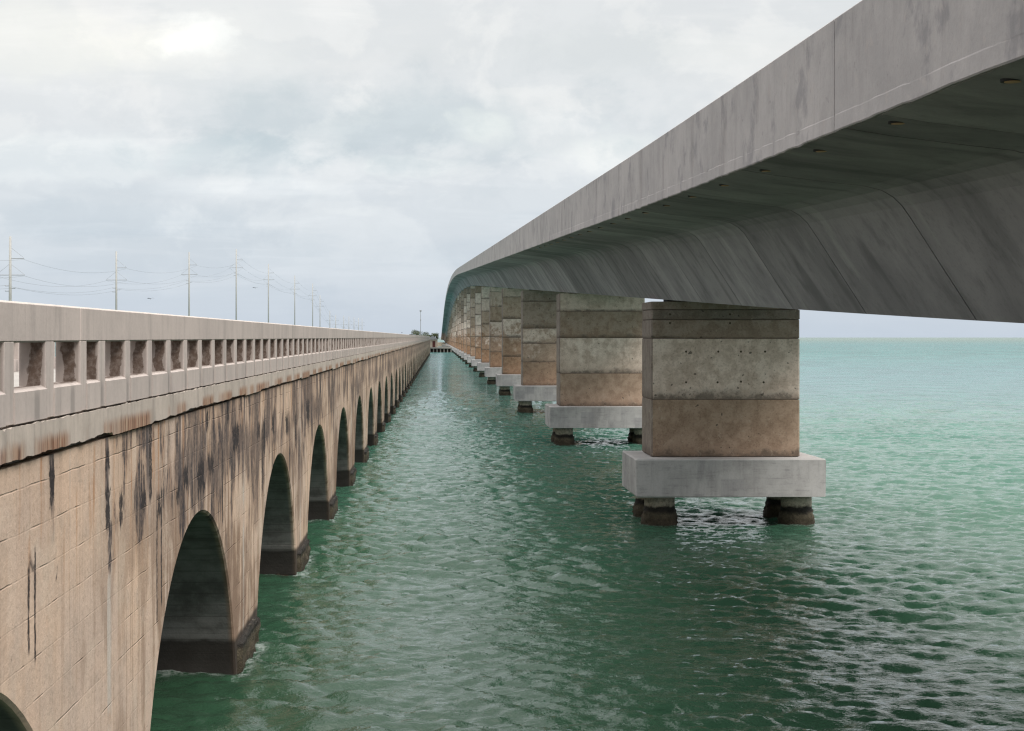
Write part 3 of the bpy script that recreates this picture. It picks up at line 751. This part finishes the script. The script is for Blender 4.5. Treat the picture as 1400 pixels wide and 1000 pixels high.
# ------------------------------------------------------------------ new box-girder bridge
PIT = 41.15; PY0 = 56.9
def xc(y): return 9.86 - .003 * (y - 55.6)
def zbot(y):
    if y < 40: v = .782 - .034 * (40 - y) + .00012 * (40 - y) ** 2
    elif y < 303: v = .782 + .034 * (y - 40)
    elif y < 863: v = 9.724 + .034 * (y - 303) - .034 / 560 * (y - 303) ** 2
    else: v = 9.724 - .034 * (y - 863)
    return max(H + v, 2.4)
new = thing('box_girder_bridge', 'newer grey concrete box girder bridge rising on tall slab piers at right', 'bridge', (xc(PY0), PY0, 0))
NX, NY = xc(PY0), PY0
SEC = [(2.3, 0.0), (2.32, 0.03), (3.25, 1.47), (3.36, 1.63), (3.49, 1.76), (3.66, 1.86), (3.90, 1.92), (4.4, 1.975), (5.2, 2.075), (5.66, 2.15)]
TOPZ = 3.39
def deck_span(k):
    ya, yb = PY0 + k * PIT + .012, PY0 + (k + 1) * PIT - .012
    near = k < 3
    m = MB(); r = random.Random(100 + k)
    seg = PIT / 7
    j0 = 40.6
    rings = []
    cuts = []
    jn = math.ceil((ya - j0) / seg)
    yj = j0 + jn * seg
    while yj < yb: cuts.append(yj); yj += seg
    ylist = [(ya, 0, 0)]
    tones = r.random()
    for c in cuts:
        gw = .028 if near else .035
        if c - gw <= ya or c + gw >= yb: continue
        ylist += [(c - gw, 0, 1), (c - gw * .4, -.035, 2), (c + gw * .4, -.035, 2), (c + gw, 0, 3)]
    ylist.append((yb, 0, 0))
    # add intermediate rings
    full = []
    for a, b in zip(ylist, ylist[1:]):
        full.append(a)
        if b[0] - a[0] > 1.5:
            q = 4 if near else 2
            for t in range(1, q): full.append((a[0] + (b[0]-a[0]) * t / q, 0, 0))
    full.append(ylist[-1])
    prof = [(-a, b) for a, b in SEC] 
    loop = [(-a, b) for a, b in SEC[::-1]] + [(a, b) for a, b in SEC]     # left edge -> bottom -> right edge
    up = [(5.66, 2.45), (-5.66, 2.45)]
    prev = None; tone = .5
    for (y, off, flag) in full:
        cx, zb = xc(y) - NX, zbot(y)
        pts = []
        for (u, h) in loop:
            # groove: move inward
            uu = u * (1 + off / 3.0); hh = h + (-off if off else 0) * 1.0
            pts.append((cx + uu, y - NY, zb + hh))
        for (u, h) in up: pts.append((cx + u, y - NY, zb + h))
        ring = [m.vert(p) for p in pts]
        if prev:
            if flag == 1 or flag == 0: pass
            n = len(ring)
            for i in range(n): m.face((prev[i], ring[i], ring[(i+1) % n], prev[(i+1) % n]), tone=(0.0 if pf == 2 or flag == 2 else tone))
        else: m.face(ring[::-1], tone=tone)
        if flag == 3: tone = min(1, max(0, r.gauss(.5, .24)))
        prev = ring; pf = flag
    m.face(prev, tone=tone)
    o = m.obj('deck_span', M_gird, new)
    # parapets (outer fascia drops over the slab edge)
    for sgn in (-1, 1):
        p = MB(); r2 = random.Random(200 + k * 2 + sgn)
        step = .28 if k < 1 else 1.1 if near else 5.15
        ya_, yb_ = ya, yb; ya, yb = ya + 1.7, yb + 1.7
        N = max(2, int((yb - ya) / step)); prev = None
        ylist = [(ya + (yb - ya) * i / N, 0) for i in range(N + 1)]
        jj = 17.45 - 13.72 / 2
        for q in range(-4, 100):
            c = jj + q * 13.72
            if ya + .1 < c < yb - .1: ylist += [(c - .012, 0), (c - .006, 1), (c + .006, 1), (c + .012, 0)]
        ylist.sort()
        for (y, gr) in ylist:
            cx, zb = xc(y) - NX, zbot(y)
            w_ = r2.gauss(0, .004) if near else 0
            gin = .035 if gr else 0
            pr = [(5.62, 2.16), (5.695 + w_, 2.15 + w_ * .8), (5.706 + w_, 2.165 + w_ * .6), (5.703 + w_ * .5, 2.32 + w_), (5.70 - gin, 2.335 + w_), (5.70 - gin, TOPZ - .02), (5.68 - gin, TOPZ - gin), (5.46, TOPZ - gin), (5.43, TOPZ - .02), (5.36, 2.85), (5.20, 2.66), (5.18, 2.455), (5.62, 2.455)]
            ring = [p.vert((cx + sgn * u, y - NY, zb + h)) for u, h in pr]
            if prev:
                n = len(ring)
                for i in range(n): p.face((prev[i], ring[i], ring[(i+1) % n], prev[(i+1) % n]))
            else: p.face(ring)
            prev = ring
        p.face(prev)
        p.obj('parapet', M_fasc, o); ya, yb = ya_, yb_
    if k <= 0:
        y = 9.7
        for q in range(-2, 20):
            y = 12.9 + q * 3.2
            if not (ya < y < yb): continue
            cx, zb = xc(y) - NX - 5.40, zbot(y) + 2.112
            d = MB(); d.tube([(cx, y - NY, zb - .012), (cx, y - NY, zb + .03)], .095, 18)
            o2 = d.obj('drain_pipe', M_bear, o)
            d = MB(); d.tube([(cx, y - NY, zb - .016), (cx, y - NY, zb - .005)], .066, 18); d.obj('drain_light_disc', M_drlight, o)  # disc coloured like the light seen through the drain
    return o
NSP = 30
for k in range(-2, NSP): deck_span(k)
TON = {0: [(.50, 2.32), (.96, 4.29), (.34, 6.40), (.16, 7.05), (.30, 7.40)], 1: [(.55, 2.30), (1.0, 4.27), (.40, 6.40), (.85, 8.0)],  # near pier's darkest upper band: shadow under the deck painted as tone
       2: [(.55, 2.30), (.70, 4.31), (.85, 5.9), (.35, 7.2), (.30, 9.5)], 3: [(.52, 2.3), (.60, 4.27), (.90, 6.4), (.55, 8.48), (.75, 10.9)]}
def pier(k):
    y0 = PY0 + k * PIT; cx = xc(y0) - NX; r = random.Random(300 + k)
    top = zbot(y0) - .12
    yy = y0 - NY; hw, hd = 2.565, 1.3
    m = MB()
    segs = TON.get(k)
    if not segs:
        segs = []; z = 2.32
        while z < top - .5:
            segs.append((min(1, max(.15, r.gauss(.66, .2))), z)); z += 2.07
        segs[0] = (.55, 2.32)
    rust = {0: .15, 1: .3, 2: .55}.get(k, .75 + .25 * r.random())
    for i, (tn, z) in enumerate(segs):
        ze = segs[i+1][1] if i + 1 < len(segs) else top
        if z >= top - .05: break
        ze = min(ze, top)
        gl = .014
        rg = [(hw - .03, z), (hw - .03, z + gl), (hw, z + gl + .012), (hw, z + (ze - z) * .25), (hw, z + (ze - z) * .5), (hw, z + (ze-z) * .75), (hw, ze - .012), (hw - .014, ze)]
        jx = r.gauss(0, .006)
        prev = None; ph = 0
        for (w_, zz) in rg:
            q = hw - w_; c = .05
            A, B = hw - q, hd - q
            pts = [(-A + c, -B), (A - c, -B), (A, -B + c), (A, B - c), (A - c, B), (-A + c, B), (-A, B - c), (-A, -B + c)]
            ring = [m.vert((cx + a + jx, yy + b, zz)) for a, b in pts]
            if prev:
                for e in range(8):
                    m.face((prev[e], prev[(e+1) % 8], ring[(e+1) % 8], ring[e]), tone=.17 if e in (5, 6, 7) else tn, rust=0.0 if e in (5, 6, 7) else rust,  # left faces toned down: their shade is painted into the colour
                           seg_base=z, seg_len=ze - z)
            else: m.face(ring[::-1], tone=tn, rust=rust, seg_base=z, seg_len=ze - z)
            prev = ring; ph = (zz - z) / (ze - z)
        m.face(prev, tone=tn, rust=rust, seg_base=2.3, seg_len=2.)
    o = m.obj('pier', M_shaft, new)
    c = MB(); c.bevbox((cx - 3.22, yy - 2.4, 1.02), (cx + 3.22, yy + 1.95, 2.32), .04)
    c.v = [(a_ + r.gauss(0, .012), b_ + r.gauss(0, .012), c_ + r.gauss(0, .012)) for a_, b_, c_ in c.v]; c.obj('pile_cap', M_cap, o)
    for px_, py_ in ((-2.28, -1.25), (2.45, -1.25), (-2.28, 1.2), (2.45, 1.2)):
        t = MB(); r_ = random.Random(k * 10 + int(px_ * 3 + py_))
        zs = [-1.5, -.3, -.1, 0.0, .08, .16, .24, .32, .40, .47, .54, .62, .75, 1.02]; R0 = .525
        prev = None; n = 32
        for j, zz in enumerate(zs):
            fl = .085 * max(0.0, min(1.0, (.58 - zz) / .30)); ro = .022 if zz < .5 else .003
            ring = []
            for q in range(n):
                a = 2 * math.pi * q / n; rr_ = R0 + fl + r_.gauss(0, ro)
                ring.append(t.vert((cx + px_ + rr_ * math.cos(a), yy + py_ + rr_ * math.sin(a), zz)))
            if prev:
                for q in range(n): t.face((prev[q], prev[(q+1) % n], ring[(q+1) % n], ring[q]))
            prev = ring
        t.face(prev); t.obj('pile', M_tide, o, smooth=True)
    for sx_ in (-1.55, 1.55):
        bb = MB(); bb.bevbox((cx + sx_ - .35, yy - .5, top), (cx + sx_ + .35, yy + .5, top + .135), .01); bb.obj('bearing_pad', M_bear, o)
for k in range(0, NSP): pier(k)
near_pier = [o for o in new.children if o.name == 'pier'][0]
for (qx, qy) in [(938, 481), (982, 481), (1013, 481), (1046, 481), (938, 523), (981, 523), (1013, 522), (1044, 523), (916, 430), (916, 442), (998, 430), (998, 442)]:
    yf = PY0 - 1.3 + .0; t = MB()
    X_ = (qx - 602) * yf / F - NX; Z_ = H + (461.4 - qy) * yf / F
    t.tube([(X_, yf - NY - .004, Z_), (X_, yf - NY + .03, Z_)], .038, 12); t.obj('tie_hole', M_bark, near_pier)

# ------------------------------------------------------------------ utility poles and wires
poles = []   # (photo x, depth, height of the top above the eye)
for (x_, z_, top_) in [(14, 200, 323.5), (159, 270, 344), (258.5, 346, 345), (323, 417, 341), (367, 492, 361), (403, 573, 377), (427.5, 650, 388),
                       (437.5, 702, 404), (451, 770, 425), (459, 820, 431), (470, 885, 432), (477, 940, 433), (484, 1000, 434), (490, 1055, 435), (495, 1100, 436)]:
    poles.append(((x_ - 602) * z_ / F, z_, H + (461.4 - top_) * z_ / F))
ordn = ['first (nearest, at the photo\'s left edge)', 'second', 'third', 'fourth', 'fifth', 'sixth', 'seventh', 'eighth', 'ninth', 'tenth', 'eleventh', 'twelfth', 'thirteenth', 'fourteenth', 'fifteenth and last']
extra_lab = {0: 'thick pale pole cut by the left edge of the photo, nearest of the utility poles', 3: 'tall pale utility pole whose top rises highest of those at mid distance, fourth from left',
             1: 'pale utility pole with davit arms, second from the left above the parapet', 2: 'slender pale utility pole, third from the left above the parapet'}
tips = []
for i, (X, Y, T) in enumerate(poles):
    lab = extra_lab.get(i, 'thin distant utility pole over the old parapet, ' + ordn[i] + ' counting from the left')
    p = thing('utility_pole', lab, 'utility pole', (X, Y, 0), 'utility poles receding beyond the old bridge')
    a = MB(); R = .17 if i == 0 else .16
    a.tube([(0, 0, -2), (0, 0, T * .6), (0, 0, T)], [R * 1.35, R * 1.1, R * .85], 10); a.obj('pole_shaft', M_pole, p, smooth=True)
    u, l = T - 2.75, T - 4.80
    def arm(nm, x0, x1, z, rr=.05):
        q = MB(); q.tube([(x0, 0, z), (x1, 0, z)], rr, 6); q.obj(nm, M_steel, p)
    def stay(x1, z):
        q = MB(); q.tube([(.1 * (1 if x1 > 0 else -1), 0, z + 1.35), (x1, 0, z + .08)], .018, 5); q.obj('stay', M_steel, p)
    arm('crossarm', 0, 1.72, u); stay(1.70, u)
    arm('crossarm', -1.72, 1.80, l); stay(1.75, l); stay(-1.68, l)
    for z, s in ((T - 6.15, -1), (T - 6.45, 1), (T - 6.8, -1)):
        q = MB(); q.tube([(0, 0, z), (s * .62, 0, z)], .05, 6); q.tube([(s*.62, 0, z - .02), (s * .62, 0, z + .08)], .035, 6); q.obj('insulator', M_steel, p)
    tips.append([(X + 1.72, Y, u - .12), (X + 1.80, Y, l - .12), (X - 1.72, Y, l - .12), (X - .62, Y, T - 6.1), (X + .62, Y, T - 6.4)])
wl = ['uppermost thin power cable hung from the top right arms of the poles', 'power cable hung from the right ends of the long crossarms', 'power cable hung from the left ends of the long crossarms',
      'lower power cable on the left side insulators of the poles', 'lowest power cable on the right side insulators of the poles']
for j in range(5):
    m = MB(); pts = []
    t0 = tips[0][j]
    seq = [(t0[0] + 1.5, t0[1] - 75, t0[2] - .5)] + [t[j] for t in tips]
    for a, b in zip(seq, seq[1:]):
        for q in range(14):
            s = q / 14; sag = (1.15 if j < 3 else .9) * 4 * s * (1 - s)
            pts.append((a[0] + (b[0]-a[0])*s, a[1] + (b[1]-a[1])*s, a[2] + (b[2]-a[2])*s - sag))
    pts.append(seq[-1])
    m.tube(pts, .013, 5)
    tag(m.obj('power_cable', M_wire, None, smooth=True), wl[j], 'power cable', 'power cables strung along the utility poles')

# ------------------------------------------------------------------ far end: dock, hut, island, trees, light pole
dk = thing('concrete_dock', 'low concrete dock with dark openings closing the far end of the channel', 'dock', (0, 690, 0))
m = MB(); m.bevbox((-6.2, 0, 1.55), (6.3, 9, 2.15), .05); m.obj('dock_slab', M_dockc, dk)
for i in range(9):
    m = MB(); x_ = -5.9 + i * 1.5; m.bevbox((x_ - .22, .3, -1.5), (x_ + .22, 1.0, 1.56), .03); m.obj('dock_post', M_dockc, dk)
m = MB(); m.bevbox((-6.1, 1.6, -1.5), (6.2, 8.8, 1.54), .05); m.obj('dock_bulkhead', M_dkwood, dk)
m = MB()
m.poly([(6.0, 8.9, 2.0), (9.4, 8.9, 2.0), (3.4, 330, 2.0), (1.0, 330, 2.0)]); m.poly([(6.0, 8.9, -1), (6.0, 8.9, 2.0), (1.0, 330, 2.0), (1.0, 330, -1)])
m.poly([(9.4, 8.9, -1), (9.4, 8.9, 2.0), (3.4, 330, 2.0), (3.4, 330, -1)]); m.poly([(6.0, 8.9, -1), (9.4, 8.9, -1), (9.4, 8.9, 2.0), (6.0, 8.9, 2.0)])
o = m.obj('sea_wall', M_dockc, None); o.location = (0, 690, 0)
tag(o, 'pale sea wall running away beside the far piers', 'sea wall')

hut = thing('concrete_hut', 'small pale hut with grey peaked roof and dark red door on the dock', 'hut', (-3.3, 695, 2.15))
m = MB(); m.bevbox((-2.1, 0, 0), (2.1, 4, 3.3), .04); m.obj('wall', M_hut, hut)
m = MB()
for s in (-1, 1):
    pass
v = [(-2.4, -.4, 3.3), (2.4, -.4, 3.3), (2.4, 4.4, 3.3), (-2.4, 4.4, 3.3), (-.15, -.4, 5.0), (.15, -.4, 5.0), (.15, 4.4, 5.0), (-.15, 4.4, 5.0)]
for f in ((0,1,2,3),(0,1,5,4),(1,2,6,5),(2,3,7,6),(3,0,4,7),(4,5,6,7)): m.poly([v[i] for i in f])
m.obj('roof', M_hroof, hut)
m = MB(); m.bevbox((-.1, -.06, 0), (1.15, -.004, 2.7), .01); m.obj('door', M_door, hut)

m = MB()
r = random.Random(5); N = 40; ring = []
for q in range(N):
    a = 2*math.pi*q/N; ring.append((-32 + 75 * math.cos(a) * (1 + .1*r.random()), 1240 + 120 * math.sin(a) * (1+.1*r.random())))
c0 = m.vert((-25, 1240, 2.6)); up = [m.vert((-32 + (x+32)*.8, 1240 + (y-1240)*.8, 2.1 + .3*r.random())) for x, y in ring]; lo = [m.vert((x, y, -.3)) for x, y in ring]
for q in range(N):
    m.face((c0, up[q], up[(q+1) % N])); m.face((up[q], lo[q], lo[(q+1) % N], up[(q+1) % N]))
o = m.obj('island_land', M_land, None, smooth=True); o['kind'] = 'structure'

def tree(X, Y, base, h, w_, n, label, seed):
    t = thing('coastal_tree', label, 'tree', (X, Y, base), 'trees on the far island')
    r = random.Random(seed); m = MB()
    m.tube([(0, 0, -.3), (.1, 0, h * .3), (.25, .1, h * .55)], [.22, .16, .09], 7)
    for q in range(5):
        a = q * 1.3; m.tube([(.1, 0, h * (.25 + .04*q)), (w_*.3*math.cos(a), w_*.3*math.sin(a), h * .62)], [.09, .03], 5)
    m.obj('trunk', M_bark, t)
    L = MB()
    clumps = [(r.uniform(-.8, .8) * w_ / 2, r.uniform(-.8, .8) * w_ / 2, h * r.uniform(.42, .84), r.uniform(.16, .30) * w_) for _ in range(11)]
    for q in range(n):
        cx, cy, cz, cr = r.choice(clumps)
        while True:
            d = [r.uniform(-1, 1) for _ in range(3)]
            if sum(e*e for e in d) < 1: break
        p = np.array((cx + d[0]*cr, cy + d[1]*cr, cz + d[2]*cr*.75))
        u = np.array([r.gauss(0, 1) for _ in range(3)]); u /= np.linalg.norm(u); v_ = np.cross(u, (r.gauss(0,1), r.gauss(0,1), r.gauss(0,1))); v_ /= np.linalg.norm(v_)
        s = r.uniform(.15, .36)
        L.poly([p - u*s, p + v_*s*.6, p + u*s, p - v_*s*.6], tone=min(1, max(0, r.gauss(.45, .3))))
    L.obj('crown', M_leaf, t, recalc=False)
tree(-13.6, 1150, 1.6, 10.2, 13.0, 2600, 'broadest dark green tree on the far island, below the light pole', 1)
tree(-4.6, 1160, 1.6, 9.4, 6.5, 1500, 'round dark tree just right of the hut roof on the far island', 2)
tree(-20.0, 1155, 1.6, 7.6, 6.5, 1000, 'low dark bush left of the broad tree on the far island', 3)

lp = thing('light_pole', 'tall thin dark light pole rising behind the island trees', 'light pole', (-12.5, 1020, 1.5))
m = MB(); m.tube([(0, 0, -2), (0, 0, 21.4)], [.22, .14], 8); m.obj('pole_shaft', M_steel, lp)
m = MB(); m.bevbox((-.6, -.3, 21.2), (.6, .3, 22.2), .08); m.obj('lamp_head', M_steel, lp)
m = MB(); m.bevbox((-.3, -.3, 15.2), (.3, .3, 16.4), .05); m.obj('junction_box', M_steel, lp)

# ------------------------------------------------------------------ birds
def bird(name, label, loc, span, perched=False):
    m = MB(); s = span / 2
    m.tube([(0, -.28*s, 0), (0, -.18*s, .01), (0, .05*s, .03*s), (0, .22*s, .05*s), (0, .32*s, .05*s), (0, .40*s, .03*s)], [.02*s, .09*s, .13*s, .09*s, .08*s, .015*s], 8)
    if not perched:
        for g in (-1, 1):
            pr = [(.06, .12, .04), (.45, .16, .28), (1.0, -.08, .16), (.45, -.10, .24), (.06, -.14, .03)]
            top = [(g*a*s, b*s, c*s + .01*s) for a, b, c in pr]; bot = [(g*a*s, b*s, c*s - .012*s) for a, b, c in pr]
            m.poly(top); m.poly(bot[::-1])
            for i in range(5): m.poly([top[i], bot[i], bot[(i+1) % 5], top[(i+1) % 5]])
    else:
        m.tube([(.04*s, 0, .0), (.04*s, 0, -.22*s)], .015*s, 5); m.tube([(-.04*s, 0, .0), (-.04*s, 0, -.22*s)], .015*s, 5)
    o = m.obj(name, M_bird, None, smooth=False); o.location = loc
    return tag(o, label, 'bird')
def at(x, y, d): return ((x - 602) * d / F, d, H + (461.4 - y) * d / F)
bird('flying_bird', 'small dark bird flying between the second and third utility poles', at(206, 409, 210), 1.0)
bird('flying_bird', 'tiny dark bird flying between the fourth and fifth utility poles', at(349, 394, 300), 1.1)
b_ = bird('perched_bird', 'dark bird perched on top of the old parapet far along the bridge', (XF - .1, 168, 6.93), .75, True)
